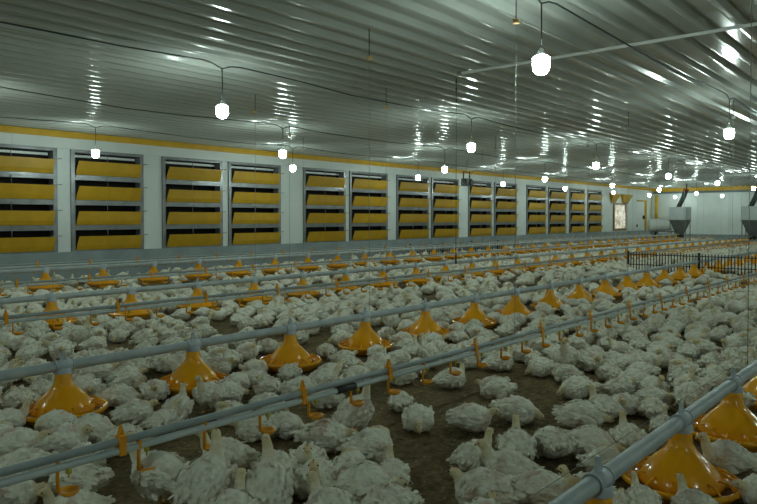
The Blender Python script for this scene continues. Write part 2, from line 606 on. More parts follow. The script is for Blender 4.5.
for li, (fy, fz, fx0, xs, xe, nm) in enumerate(FEED):
    pipe = MB().tube([(xs + (xe - xs) * k / 30, fy, fz) for k in range(31)], 0.0255, 14)
    root = pipe.build('feed_pipe', 'galv')
    tag(root, {0: 'grey feed pipe crossing the lower corner, closest to the viewer', 1: 'grey feed pipe of the second feeder line across the middle', 2: 'grey feed pipe of the third feeder line', 3: 'grey feed pipe of the fourth line, beside the inlet wall'}[li], 'pipe', 'feed pipes')
    MB().tube([(xs, fy, fz + 0.078), (xe, fy, fz + 0.078)], 0.0010, 5).build('guard_wire', 'cord', root)
    x, n = fx0, 0
    while x < xe - 0.3:
        u, v, t = project(x, fy, 0.1)
        if t > 0.3 and -0.18 * FPX / t < u < 757 + 0.18 * FPX / t:
            n += 1
            lab = 'orange pan feeder, %s from the left under the %s feed pipe' % (ordinal(n), nm)
            feeder(x, fy, fz - 0.27, lab, 'pan feeders under the feed pipes', t < 6.5)
            feeders.append((x, fy, li, n))
        x += NP

# ------------------------------------------------------------------ drinker lines
DRINK = [  # y, water pipe height, first cup x, x end, name, clip positions
    (2.07, 0.243, 0.682, 29.5, 'first', [0.35, 1.116, 1.92, 2.48, 3.24, 4.03]),
    (4.71, 0.325, 1.30, 29.5, 'second', [1.0, 1.75]),
    (7.38, 0.305, 2.20, 29.5, 'third', [2.1, 2.85]),
    (10.0, 0.320, 3.05, 29.5, 'fourth', [3.4, 4.15])]
CUP_ME = MB().tube([(-0.030, 0, 0.012), (-0.031, 0, -0.030), (-0.030, 0, -0.082)], [0.0075, 0.0058, 0.007], 6).lathe(
    [(0.0, -0.094), (0.018, -0.094), (0.028, -0.086), (0.034, -0.076), (0.031, -0.075), (0.024, -0.083), (0.0, -0.087)], 14).box(-0.034, -0.026, -0.012, 0.012, -0.006, 0.018).mesh('drip_cup', 'cup')
NIP_ME = MB().lathe([(0.0, -0.040), (0.003, -0.040), (0.003, -0.028), (0.009, -0.026), (0.009, -0.008), (0.006, -0.006), (0.006, 0.0)], 8).mesh('nipple', 'nipple')
CLIP_ME = MB().box(-0.011, 0.011, -0.017, 0.017, -0.014, 0.050).prism([(-0.011, 0.050), (0.011, 0.050), (0.007, 0.066), (0.002, 0.084), (-0.002, 0.084), (-0.007, 0.066)], 1, -0.006, 0.006).mesh('clip', 'cup')
clips_at = []
for li, (dy, dz, cx0, xe, nm, cl0) in enumerate(DRINK):
    root = empty('drinker_line', (0, dy, dz))
    tag(root, {0: 'drinker line of twin pipes with orange drip cups, closest to the viewer', 1: 'drinker line between the second and third feeder lines', 2: 'drinker line between the third and fourth feeder lines', 3: 'drinker line beyond the fourth feeder line, beside the inlet wall'}[li], 'drinker line', 'drinker lines')
    xs = cx0 - 1.0
    MB().tube([(xs + (xe - xs) * k / 30, 0, 0) for k in range(31)], 0.0125, 10).build('water_pipe', 'waterpipe', root)
    MB().tube([(xs + (xe - xs) * k / 30, 0.004, 0.030) for k in range(31)], 0.0130, 10).build('support_pipe', 'greypipe', root)
    c = list(cl0)
    while c[-1] + 0.77 < xe:
        c.append(c[-1] + 0.77)
    n = 0
    for x in c:
        u, v, t = project(x, dy, dz)
        if t < .3 or not -40 < u < 800:
            continue
        link('clip', CLIP_ME, root, (x, 0, 0))
        if -5 < u < 762:
            n += 1
            clips_at.append((x, dy, li, n))
    x = cx0
    while x < xe:
        u, v, t = project(x, dy, dz)
        if t > .3 and -60 < u < 820:
            o = link('drip_cup', CUP_ME, root, (x, 0, 0))
            o.rotation_euler = (0, 0, rng.uniform(-.7, .1))
            if li < 2 and t < 9:
                link('nipple', NIP_ME, o)
        x += 0.263
    if li == 0:   # dark coupling on the water pipe
        MB().tube([(2.12, 0, 0), (2.24, 0, 0)], 0.0165, 10).build('coupling', 'blackmetal', root)

# ------------------------------------------------------------------ winch cables and suspension cords
SUS = [(FEED[0][0], FEED[0][1], 'foreground feed pipe'), (DRINK[0][0], DRINK[0][1], 'first drinker line'), (FEED[1][0], FEED[1][1], 'second feed pipe'), (DRINK[1][0], DRINK[1][1], 'second drinker line'),
       (FEED[2][0], FEED[2][1], 'third feed pipe'), (DRINK[2][0], DRINK[2][1], 'third drinker line'), (FEED[3][0], FEED[3][1], 'fourth feed pipe')]
SX0 = [3.62, 3.69, 3.81, 5.6, 4.9, 6.6, 8.1]
for (y, z, nm), sx in zip(SUS, SX0):
    zc = 2.20
    o = MB().tube([(-2 + 33.5 * k / 20, y, zc + 0.012) for k in range(21)], 0.0022, 5).build('winch_cable', 'cord')
    tag(o, 'thin winch cable under the ceiling above the %s' % nm, 'cable', 'winch cables')
    x, n = sx, 0
    while x < 28:
        u, v, t = project(x, y, zc)
        if 0 < u < 757:
            n += 1
            r = empty('suspension_cord', (x, y, z + 0.04))
            tag(r, 'hanging cord and ceiling pulley, %s along the %s' % (ordinal(n), nm), 'cord', 'suspension cords')
            MB().tube([(0, 0, 0), (0, 0, zc - z - 0.07)], 0.0017, 5).build('drop_cord', 'cord', r)
            MB().lathe([(0.0, -0.012), (0.022, -0.012), (0.022, -0.006), (0.014, 0), (0.022, 0.006), (0.022, 0.012), (0.0, 0.012)], 12, (0, 0, zc - z - 0.04)).build('pulley', 'beak' if n == 1 else 'cord', r)
            MB().tube([(0, 0, zc - z - 0.03), (0.0, 0, ZC - z - 0.06)], 0.004, 5).build('ceiling_hook', 'blackmetal', r)
        x += 5.2

# ------------------------------------------------------------------ lamps and their cables
ROWS = [('first', 2.00, [-0.7, 3.88, 8.4, 12.6, 16.8], 1), ('second', 5.03, [-0.35, 3.70, 7.77, 11.9, 15.9, 19.96, 24.2, 28.3], 1), ('third', 7.67, [2.5, 6.73, 10.9, 15.1, 19.3, 23.3, 27.5, 31.2], 1), ('fourth', 9.70, [0.9, 4.87, 8.76, 12.7, 16.6, 20.5, 24.5, 28.3, 31.6], 0),
        ('opposite', -1.6, [1.5, 5.8, 10.2, 14.5, 19, 23.5], 1), ('outer', -4.2, [-1, 4.0, 9, 14, 20], 1)]
BULB_ME = MB().lathe([(0.0, -0.064), (0.020, -0.062), (0.038, -0.053), (0.051, -0.036), (0.0565, -0.014), (0.0575, 0.008), (0.0575, 0.050), (0.0562, 0.0545), (0.0, 0.055)], 18).mesh('bulb', 'bulb')
SOCK_ME = MB().lathe([(0.040, 0.055), (0.042, 0.060), (0.040, 0.072), (0.024, 0.086), (0.016, 0.11), (0.006, 0.12), (0.0, 0.12)], 14).mesh('socket', 'whiteplastic')
for nm, ly, xs, strong in ROWS:
    att = 2.37
    zb = 1.955
    path = []
    px = BX + 0.2
    xs_all = sorted(xs)
    knots = []
    for x in xs_all:
        knots += [(x - 0.20, 2.386), (x - 0.12, 2.380), (x, att - 0.03), (x + 0.10, 2.374), (x + 0.20, 2.386)]
    pts = [(BX + .2, ly, 2.40)]
    for i, (kx, kz) in enumerate(knots):
        if i and i % 5 == 0:
            ox = knots[i - 1][0]
            for q in (0.2, 0.4, 0.6, 0.8):
                X = ox + (kx - ox) * q
                pts.append((X, ly + 0.02 * math.sin(X * 5), 2.386 - 0.045 * math.sin(math.pi * q) + 0.008 * math.sin(X * 7)))
        pts.append((kx, ly, kz))
    pts.append((min(pts[-1][0] + 3.5, EX - .3), ly, 2.398))
    o = MB().tube(pts, 0.0062, 6).build('lamp_cable', 'cable')
    tag(o, 'black cable strung under the ceiling along the %s row of lamps' % nm, 'cable', 'lamp cables')
    n = hid = 0
    for x in xs_all:
        u, v, t = project(x, ly, zb)
        vis = t > 0 and 0 < u < 757 and v > -20
        if vis:
            n += 1
        r = empty('hanging_lamp', (x, ly, zb))
        if vis:
            lab = 'lit hanging bulb, %s from the left in the %s lamp row' % (ordinal(n), nm)
        else:
            hid = hid + 1
            lab = 'lit hanging bulb of the %s lamp row, %s one beyond the picture edge' % (nm, ordinal(hid))
        tag(r, lab, 'lamp', 'hanging bulbs')
        for nm_, me_ in (('bulb', BULB_ME), ('socket', SOCK_ME)):
            link(nm_, me_, r).scale = (.92, .92, .92)
        MB().tube([(0, 0, 0.125), (0.004, 0, 0.25), (0, 0, att - 0.03 - zb)], 0.0052, 6).build('cord', 'cable', r)

# white conduit across the ceiling, with a sensor cord from its end
o = MB().tube([(5.4, 3.6, 2.378), (5.4, RY, 2.378)], 0.014, 8).build('conduit', 'whiteplastic')
tag(o, 'white conduit pipe running across the ceiling behind the front lamp', 'pipe')
r = empty('sensor_cord', (5.36, 3.64, 0.6))
tag(r, 'thin dark sensor cord hanging from the conduit end', 'cord')
MB().tube([(0, 0, 0.05), (0, 0, 1.75), (0.01, -0.02, 1.79)], 0.0024, 5).build('cable', 'cable', r)
MB().tube([(0, 0, -0.03), (0, 0, 0.06)], 0.009, 8).build('probe', 'blackmetal', r)
for k, q in enumerate((1.5, 1.6, 1.68)):
    MB().tube([(0, 0, q), (0, 0, q + 0.04)], 0.008, 6).build('weight', 'blackmetal', r)

# black winch motor hung by the inlet wall
X0, Y0, Z0 = 13.7, 9.0, 1.80
r = empty('winch_motor', (X0, Y0, Z0))
tag(r, 'black winch motor hanging in front of the inlets', 'winch')
MB().box(-0.10, 0.10, -0.09, 0.09, -0.02, 0.16).build('gearbox', 'blackmetal', r)
MB().tube([(0.06, -0.12, 0.06), (0.06, 0.16, 0.06)], 0.07, 14).build('motor', 'blackmetal', r)
MB().tube([(-0.14, 0, 0.05), (-0.14, 0, 0.32)], 0.018, 6).tube([(0.12, 0, 0.12), (0.12, 0, 0.30)], 0.016, 6).box(-0.16, 0.16, -0.02, 0.02, 0.30, 0.325).build('bracket', 'blackmetal', r)
MB().tube([(0.10, 0, 0.16), (0.3, 0, 0.36), (0.8, 0, 0.40), (1.4, 0, 0.36)], 0.006, 6).build('lead', 'cable', r)
MB().tube([(0, 0, 0.32), (0, 0, ZC - Z0 - .03)], 0.006, 5).build('hanger', 'cord', r)

# ------------------------------------------------------------------ hoppers, heater, yellow post at the far end
def hopper(x, y, lab):
    r = empty('feed_hopper', (x, y, 0.25))
    tag(r, lab, 'hopper', 'feed hoppers by the end wall')
    s, b = 0.33, 0.11
    V = [(-s, -s, .69), (s, -s, .69), (s, s, .69), (-s, s, .69), (-b, -b, 0.08), (b, -b, 0.08), (b, b, 0.08), (-b, b, 0.08)]
    MB().add(V, [(0, 1, 5, 4), (1, 2, 6, 5), (2, 3, 7, 6), (3, 0, 4, 7), (4, 5, 6, 7)]).build('funnel', 'hopper', r)
    m = MB()
    for (x0, x1, y0, y1) in ((-s, s, -s, -s + .012), (-s, s, s - .012, s), (-s, -s + .012, -s, s), (s - .012, s, -s, s)):
        m.box(x0, x1, y0, y1, .69, 1.22)
    m.build('bin', 'hopperbox', r)
    MB().box(-s - .015, s + .015, -s - .015, s + .015, .675, .70).build('rim_band', 'hopper', r)
    MB().box(-b, b, -b - .02, b + .02, -0.08, 0.1).build('boot', 'blackmetal', r)
    for sx in (-1, 1):
        for sy in (-1, 1):
            MB().tube([(sx * (s - .03), sy * (s - .03), .69), (sx * (s - .03), sy * (s - .03), -.25)], 0.018, 6).build('leg', 'hopper', r)
    MB().tube([(0.02, 0.12, 1.12), (0.08, -0.10, 1.62), (0.10, -0.18, 1.90)], 0.095, 12).build('drop_tube', 'duct', r)
    MB().tube([(0.10, -0.18, 1.88), (0.105, -0.20, 1.96)], 0.11, 12).build('tube_collar', 'red', r)
    MB().tube([(0.105, -0.20, 1.94), (0.11, -0.21, ZC - .25 - .02)], 0.028, 8).build('supply_pipe', 'duct', r)


hopper(29.0, 8.70, 'grey funnel feed hopper by the end wall, beside the yellow post')
hopper(29.0, 6.05, 'grey funnel feed hopper cut by the right picture edge')

o = empty('corner_post', (32.2, 10.72, 0.55))
tag(o, 'yellow pipe standing at the far corner behind the heater', 'pipe')
MB().tube([(0, 0, 0.3), (0, 0, 1.52)], 0.075, 10).build('pole', 'yellowbeam', o)
MB().tube([(0, 0, -0.55), (0, 0, 0.32)], 0.1, 10).build('boot', 'blackmetal', o)

r = empty('space_heater', (30.6, 9.85, 0.06), R(-49))
tag(r, 'pale grey cannon heater on legs beside the far hopper', 'heater')
MB().lathe([(0.0, -0.55), (0.22, -0.55), (0.27, -0.5), (0.28, 0.1), (0.24, 0.18), (0.20, 0.45), (0.17, 0.5), (0.0, 0.5)], 20).build('shell', 'heater', r)
sh = r.children[0]
sh.rotation_euler = (0, R(90), 0)
sh.location = (0, 0, 0.66)
MB().box(-0.18, 0.30, -0.16, 0.16, 0.86, 1.02).build('control_box', 'heater', r)
MB().lathe([(0.285, -0.02), (0.285, 0.02), (0.26, 0.02), (0.26, -0.02)], 20, closed=True).build('band', 'steel', r)
r.children[-1].rotation_euler = (0, R(90), 0)
r.children[-1].location = (-0.1, 0, 0.66)
for sx in (-0.35, 0.25):
    for sy in (-0.2, 0.2):
        MB().tube([(sx, sy * .8, 0.48), (sx, sy, 0.0)], 0.018, 6).build('leg', 'steel', r)
MB().box(-0.5, 0.4, -0.22, 0.22, 0.36, 0.40).build('tray', 'steel', r)


# ------------------------------------------------------------------ black partition fences
def fence(name, loc, rz, length, height, label, gap=0.05, posts=1.3):
    r = empty(name, loc, rz)
    tag(r, label, 'fence', 'black partition fences')
    for z in (0.05, height * 0.5, height):
        MB().tube([(0, 0, z), (length, 0, z)], 0.0075, 5).build('rail', 'blackmetal', r)
    bar = MB().tube([(0, 0, 0.0), (0, 0, height + 0.04)], 0.009, 5).mesh('bar', 'blackmetal')
    post = MB().tube([(0, 0, 0.0), (0, 0, height + 0.06)], 0.024, 8).mesh('post', 'blackmetal')
    n = int(length / gap)
    for k in range(n + 1):
        link('bar', bar, r, (k * gap, 0, 0))
    x = 0
    while x <= length + .01:
        link('post', post, r, (x, 0, 0))
        x += posts
    return r


fence('partition_fence', (12.2, 4.55, 0), R(-90), 3.6, 0.36, 'black barred partition fence standing across the flock in the mid distance', posts=1.2)
fence('wall_fence', (13.3, 10.4, 0.0), R(0), 4.6, 0.31, 'black barred fence panels standing along the foot of the inlet wall', gap=0.10, posts=1.4)

# ------------------------------------------------------------------ chickens
def ell(bm, c, r, rot=(0, 0, 0), sub=3):
    m = Matrix.Translation(c) @ Euler([R(a) for a in rot]).to_matrix().to_4x4() @ Matrix.Diagonal((*r, 1))
    bmesh.ops.create_icosphere(bm, subdivisions=sub, radius=1, matrix=m)


def capsule(bm, pts, rad):
    for (p, q, r0, r1) in zip(pts, pts[1:], rad, rad[1:]):
        p, q = Vector(p), Vector(q)
        k = max(2, int((q - p).length / 0.010))
        for i in range(k + 1):
            f = i / k
            bmesh.ops.create_icosphere(bm, subdivisions=2, radius=r0 + (r1 - r0) * f, matrix=Matrix.Translation(p.lerp(q, f)))


def evaluated(me, mods):
    o = bpy.data.objects.new('temporary', me)
    COL.objects.link(o)
    for typ, kw in mods:
        md = o.modifiers.new(typ, typ)
        for k, v in kw.items():
            setattr(md, k, v)
    dg = bpy.context.evaluated_depsgraph_get()
    out = bpy.data.meshes.new_from_object(o.evaluated_get(dg), depsgraph=dg)
    bpy.data.objects.remove(o)
    return out


POSES = [  # name, body lift, body pitch, roll, neck points, head centre, look direction, wing droop, standing, tail lift, phrase
    ('alert', .064, 6, 0, [(.055, 0, .075), (.082, 0, .105), (.090, 0, .138)], (.098, 0, .153), (1, 0, -.15), 0, False, 18, 'sitting with its head raised'),
    ('short', .064, 3, 0, [(.055, 0, .070), (.085, 0, .092)], (.103, 0, .106), (1, .15, -.2), 0, False, 10, 'resting with its neck drawn in'),
    ('tucked', .064, 2, 0, [(.050, 0, .085), (.066, .018, .108), (.048, .036, .118)], (.028, .042, .117), (-1, .25, -.35), 0, False, 10, 'sleeping with its head turned back'),
    ('standing', .118, 18, 0, [(.062, 0, .150), (.085, 0, .190), (.092, 0, .222)], (.102, 0, .236), (1, 0, -.1), 0, True, 5, 'standing upright on yellow legs'),
    ('tall', .105, 30, 0, [(.050, 0, .145), (.064, 0, .185), (.068, 0, .212)], (.076, .006, .228), (.8, .5, -.05), 0, True, -5, 'standing with its neck stretched up'),
    ('pecking', .100, -12, 0, [(.070, 0, .092), (.105, 0, .078)], (.128, 0, .060), (.7, 0, -.8), 0, True, 22, 'bending its head to the litter'),
    ('sideways', .058, 0, 16, [(.060, 0, .062), (.090, .012, .055)], (.110, .018, .050), (1, .3, -.25), 8, False, 2, 'lying on its side'),
    ('asleep', .062, -4, 0, [(.060, 0, .066), (.090, .006, .058)], (.106, .010, .045), (.8, .1, -.5), 4, False, 14, 'dozing with its head low'),
    ('fluffed', .066, 4, 0, [(.055, 0, .080), (.075, -.010, .100)], (.090, -.018, .113), (.7, -.7, -.15), 0, False, 30, 'sitting with fluffed feathers'),
    ('glancing', .064, 8, 0, [(.055, 0, .078), (.076, .008, .112)], (.084, .022, .136), (.5, .9, -.1), 0, False, 12, 'sitting and looking aside'),
    ('preening', .070, 8, 0, [(.055, 0, .080), (.078, -.03, .095), (.066, -.052, .080)], (.050, -.066, .066), (-.6, -.5, -.6), 4, False, 12, 'preening its wing'),
    ('flat', .056, 0, -8, [(.055, 0, .062), (.088, -.004, .070)], (.106, -.006, .078), (1, -.2, -.25), 12, False, 4, 'lying flat with loose wings'),
]


def chicken_proto(idx):
    (nm, lift, pitch, roll, neck, head, look, droop, stand, tail, phrase) = POSES[idx]
    rs = random.Random(100 + idx)
    bm = bmesh.new()
    T = Matrix.Translation((0, 0, lift)) @ Euler((R(roll), -R(pitch), 0)).to_matrix().to_4x4()

    def E(c, r, rot=(0, 0, 0)):
        m = T @ Matrix.Translation(c) @ Euler([R(a) for a in rot]).to_matrix().to_4x4() @ Matrix.Diagonal((*r, 1))
        bmesh.ops.create_icosphere(bm, subdivisions=3, radius=1, matrix=m)
    wide = rs.uniform(.97, 1.06)
    E((0, 0, .003), (.083, .068 * wide, .067))
    E((.038, 0, .0), (.053, .059 * wide, .058))
    E((-.050, 0, .003), (.050, .053 * wide, .050))
    for k in (-1, 0, 1):
        E((-.094, k * .012, .012 + abs(k) * -.004), (.036, .010, .013), (0, tail + k * 4, k * 12))
    for s in (-1, 1):
        E((.002, s * .064 * wide, .006), (.068, .015, .036), (s * -8, 12 + droop, s * 4))
        E((-.056, s * .057 * wide, .006 - droop * .001), (.046, .012, .021), (0, 10 + droop, s * -8))
        E((-.088, s * .038 * wide, .012 - droop * .001), (.030, .007, .012), (0, 8 + droop, s * -12))
        E((.022, s * .046, -.030), (.038, .024, .028))
        if stand:
            E((-.010, s * .034, -.052), (.030, .022, .030))
        elif droop > 6 and s > 0:
            E((-.06, .075, -.022), (.050, .012, .016), (0, 0, -22))
    rn = [.034, .0225, .0180] if len(neck) == 3 else [.034, .021]
    capsule(bm, neck + [head], rn + [.0155])
    ld = Vector(look).normalized()
    q = ld.to_track_quat('X', 'Z')
    m = Matrix.Translation(head) @ q.to_matrix().to_4x4()
    bmesh.ops.create_icosphere(bm, subdivisions=3, radius=1, matrix=m @ Matrix.Translation((.004, 0, 0)) @ Matrix.Diagonal((.0225, .0165, .0175, 1)))
    me = bpy.data.meshes.new('raw')
    bm.to_mesh(me)
    bm.free()
    body = evaluated(me, [('REMESH', dict(mode='VOXEL', voxel_size=.0050)), ('SMOOTH', dict(factor=.5, iterations=2))])
    # feather clumps
    n = len(body.vertices)
    co = np.empty(n * 3)
    body.vertices.foreach_get('co', co)
    co = co.reshape(-1, 3)
    no = np.empty(n * 3)
    body.vertices.foreach_get('normal', no)
    no = no.reshape(-1, 3)
    hv = np.array(head)
    pts = np.array([neck[-1], head])
    reg = np.zeros((n, 4), np.float32)
    off = Vector((idx * 7.3, idx * 3.1, 1.7))
    inv = T.inverted()
    for i in range(n):
        p = Vector(co[i])
        b = inv @ p
        dh = (p - Vector(head)).length
        dn = min((p - Vector(a).lerp(Vector(c), f)).length for a, c in zip(neck + [head], neck[1:] + [head]) for f in (0, .5, 1))
        hw = max(0, min(1, (0.040 - dh) / 0.016))
        nw = max(0, min(1, (0.034 - dn) / 0.012)) if b.x > .03 or dh < .06 else 0
        soft = max(hw, .75 * nw)
        d, _ = noise.voronoi(Vector((b.x * 17, b.y * 26, b.z * 26)) + off)
        crease = min(d[1] - d[0], .26) / .26
        amp = .0085 if nm == 'fluffed' else .0062
        disp = (crease ** .6 - .75) * amp
        disp += noise.noise(b * 95 + off) * .0014 + noise.noise(b * 30 + off) * .0034
        wing = max(0, min(1, (abs(b.y) - .048) / .012)) * (1 if -.09 < b.x < .06 and abs(b.z) < .035 else 0)
        disp += wing * .0020 * math.sin((b.z * 1.0 + b.x * .22) * 520)
        disp *= (1 - .70 * soft)
        co[i] = co[i] + no[i] * disp
        n3 = noise.noise(b * 16 + off * 2)
        n4 = noise.noise(b * 42 + off * 3)
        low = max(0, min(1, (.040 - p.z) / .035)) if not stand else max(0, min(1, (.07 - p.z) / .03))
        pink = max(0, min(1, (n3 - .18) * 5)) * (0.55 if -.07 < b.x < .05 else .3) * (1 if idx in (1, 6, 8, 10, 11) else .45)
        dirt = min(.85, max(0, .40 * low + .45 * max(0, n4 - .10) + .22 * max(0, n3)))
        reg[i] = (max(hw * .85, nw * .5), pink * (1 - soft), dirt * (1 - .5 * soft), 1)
    # sit on the ground
    if not stand:
        co[:, 2] = np.maximum(co[:, 2], 0.002 + 0.02 * np.clip(.004 - co[:, 2], 0, 1))
    body.vertices.foreach_set('co', co.ravel())
    at = body.color_attributes.new('region', 'FLOAT_COLOR', 'POINT')
    at.data.foreach_set('color', reg.ravel())
    body.polygons.foreach_set('use_smooth', [True] * len(body.polygons))
    body.materials.clear()
    body.materials.append(M['feather'])
    body.name = 'chicken_body_' + nm
    body.update()
    # beak, comb, eyes, legs as meshes in the bird's own space
    parts = []

    def place(mb, mat):
        mb.v = [tuple(m @ Vector(v)) for v in mb.v]
        return mb.mesh('p', mat)
    parts.append(('beak', place(MB().tube([(.018, 0, -.001), (.027, 0, -.003), (.034, 0, -.007)], [.0075, .0055, .0012], 8), 'beak')))
    cm = MB().prism([(.020, .011), (.015, .019), (.010, .017), (.004, .022), (-.002, .018), (-.008, .018), (-.010, .013)], 1, -.0022, .0022)
    cm.v = [(a, b, c - .003) for a, b, c in cm.v]
    parts.append(('comb', place(cm, 'comb')))
    for s in (-1, 1):
        parts.append(('eye', place(MB().lathe([(0, -.0032), (.0028, -.0016), (.0034, 0), (.0028, .0016), (0, .0032)], 8, (.013, s * .0150, .003)), 'eye')))
    if stand:
        for s in (-1, 1):
            k = MB()
            hx, hz = -.012, lift - .052
            k.tube([(hx, s * .034, hz), (hx - .010, s * .036, .036), (hx + .006, s * .037, .008)], [.0105, .0068, .0062], 8)
            for a in (-26, 0, 26):
                k.tube([(hx + .006, s * .037, .007), (hx + .006 + .038 * math.cos(R(a)), s * .037 + .038 * math.sin(R(a)), .004)], [.0055, .003], 6)
            k.tube([(hx + .006, s * .037, .007), (hx - .014, s * .037, .004)], [.005, .003], 6)
            parts.append(('leg', k.mesh('p', 'shank')))
    # loose feathers lying back over the body
    fv, ff, fc = [], [], []
    area = np.empty(len(body.polygons))
    body.polygons.foreach_get('area', area)
    pick = rs.choices(range(len(area)), list(area), k=210)
    for fi in pick:
        pl = body.polygons[fi]
        p = pl.center
        vi = pl.vertices[0]
        if reg[vi][0] > .12 or p.z < .03:
            continue
        b = inv @ p
        nrm = pl.normal
        back = T.to_3x3() @ Vector((-1, rs.uniform(-.35, .35), rs.uniform(-.45, .1)))
        d = (back - nrm * back.dot(nrm))
        if d.length < .25:
            continue
        d.normalize()
        sd = nrm.cross(d)
        wing = abs(b.y) > .045 and -.09 < b.x < .03
        ln = rs.uniform(.018, .026) * (1.35 if wing or b.x < -.08 else 1)
        wd = rs.uniform(.0065, .0105)
        lift_ = rs.uniform(.0012, .0032) * (2.2 if nm == 'fluffed' else 1)
        k0 = len(fv)
        for (a, w_, h_) in ((0, .5, -.0015), (.35, 1, .0025), (.75, .8, .6 * lift_ + .001), (1, 0, lift_)):
            c0 = p + d * (ln * a) + nrm * h_
            if w_ == 0:
                fv.append(c0)
            else:
                fv.append(c0 - sd * (wd * w_) - nrm * .001)
                fv.append(c0 + sd * (wd * w_) - nrm * .001)
        ff += [(k0, k0 + 1, k0 + 3, k0 + 2), (k0 + 2, k0 + 3, k0 + 5, k0 + 4), (k0 + 4, k0 + 5, k0 + 6)]
        dd = max(0, rs.gauss(.02, .08)) + .6 * reg[vi][2]
        fc += [(0, reg[vi][1] * .5, min(.7, dd), 1)] * 7
    fv = [(v.x, v.y, max(.003, v.z)) for v in fv]
    pm = bpy.data.meshes.new('plumage')
    pm.from_pydata(fv, [], ff)
    pm.polygons.foreach_set('use_smooth', [True] * len(ff))
    at = pm.color_attributes.new('region', 'FLOAT_COLOR', 'POINT')
    at.data.foreach_set('color', np.array(fc, np.float32).ravel())
    pm.materials.append(M['feather'])
    parts.append(('plumage', pm))
    mid = evaluated(body, [('DECIMATE', dict(ratio=700 / max(1, 2 * len(body.polygons))))])
    far = evaluated(body, [('DECIMATE', dict(ratio=230 / max(1, 2 * len(body.polygons))))])
    return body, parts, mid, far


PROTO = [chicken_proto(i) for i in range(len(POSES))]
PI_ = {p[0]: i for i, p in enumerate(POSES)}


def inside(poly, x, y):
    c = False
    for (x0, y0), (x1, y1) in zip(poly, poly[1:] + poly[:1]):
        if (y0 > y) != (y1 > y) and x < (x1 - x0) * (y - y0) / (y1 - y0) + x0:
            c = not c
    return c


# birds read from the photograph: body centre pixel, heading (0 right, 90 away, 180 left, 270 to the viewer), pose, size
HAND = [
    (75, 480, 175, 'short', 1.02), (160, 476, 170, 'standing', 1.08), (226, 457, 172, 'alert', 1.05), (207, 484, 78, 'tall', 1.12), (262, 488, 100, 'tall', 1.0), (240, 510, 85, 'alert', 1.05),
    (279, 474, 118, 'alert', 1.1), (320, 480, 268, 'alert', 1.08), (308, 460, 275, 'alert', .95), (326, 438, 355, 'flat', 1.12), (349, 470, 60, 'tucked', .95), (371, 447, 20, 'tucked', 1.05),
    (364, 486, 10, 'sideways', 1.15), (390, 473, 95, 'alert', .85), (355, 412, 35, 'tall', 1.12), (254, 427, 200, 'short', 1.0), (286, 424, 340, 'asleep', 1.0), (401, 400, 80, 'tucked', .9),
    (418, 418, 265, 'asleep', 1.05), (452, 378, 20, 'glancing', 1.05), (472, 418, 350, 'short', 1.12), (495, 388, 150, 'flat', 1.1), (517, 411, 340, 'asleep', 1.15), (476, 456, 45, 'alert', 1.05),
    (509, 470, 165, 'alert', 1.15), (484, 494, 170, 'fluffed', 1.25), (521, 447, 80, 'alert', 1.15), (551, 444, 110, 'asleep', 1.12), (588, 445, 330, 'sideways', 1.15), (541, 493, 350, 'short', 1.2),
    (586, 486, 170, 'alert', .9), (577, 388, 185, 'asleep', 1.08), (583, 417, 345, 'sideways', 1.18), (603, 407, 110, 'alert', 1.05), (541, 367, 195, 'asleep', 1.05), (565, 357, 250, 'standing', 1.18),
    (590, 362, 300, 'fluffed', 1.1), (630, 403, 250, 'fluffed', .92), (648, 406, 60, 'tucked', .92), (653, 388, 275, 'alert', 1.05), (690, 387, 200, 'tucked', 1.12), (663, 422, 60, 'alert', .8),
    (628, 438, 85, 'alert', 1.05), (608, 461, 20, 'tucked', .95), (727, 458, 178, 'alert', 1.1), (694, 502, 100, 'alert', .9), (752, 489, 180, 'short', 1.0), (640, 496, 90, 'alert', .8), (619, 502, 60, 'short', .8),
    (20, 447, 10, 'short', 1.1), (62, 442, 20, 'fluffed', 1.05), (92, 430, 5, 'sideways', 1.1), (25, 470, 190, 'short', 1.1), (8, 498, 20, 'flat', 1.05), (120, 396, 15, 'sideways', 1.05), (127, 376, 5, 'short', 1.05),
    (157, 389, 300, 'fluffed', 1.0), (135, 413, 40, 'fluffed', 1.08), (178, 404, 80, 'tall', .9), (209, 392, 250, 'standing', 1.0), (235, 383, 30, 'tucked', 1.0), (167, 364, 20, 'flat', 1.05), (163, 420, 60, 'alert', .95),
    (290, 372, 80, 'fluffed', .95), (254, 377, 200, 'short', .9), (330, 372, 20, 'glancing', 1.0), (344, 357, 30, 'short', .95), (303, 389, 350, 'sideways', 1.1), (268, 386, 150, 'fluffed', 1.0), (377, 352, 270, 'tucked', .95),
    (268, 346, 10, 'flat', 1.0), (325, 397, 180, 'short', .95), (270, 404, 330, 'asleep', 1.0), (452, 352, 30, 'short', 1.0), (25, 345, 10, 'flat', 1.05), (60, 347, 200, 'short', 1.05), (95, 345, 20, 'tucked', 1.05),
    (80, 385, 190, 'flat', 1.05), (100, 372, 30, 'short', 1.05), (20, 400, 150, 'fluffed', 1.1), (10, 420, 30, 'alert', 1.0), (735, 345, 190, 'short', 1.05), (715, 362, 20, 'flat', 1.1), (672, 362, 340, 'flat', 1.1),
    (610, 372, 100, 'fluffed', 1.0), (640, 372, 190, 'asleep', 1.05), (620, 387, 20, 'short', 1.0), (430, 352, 120, 'standing', 1.05), (400, 375, 200, 'short', .95), (480, 343, 10, 'short', 1.0), (505, 347, 200, 'tucked', 1.0)]
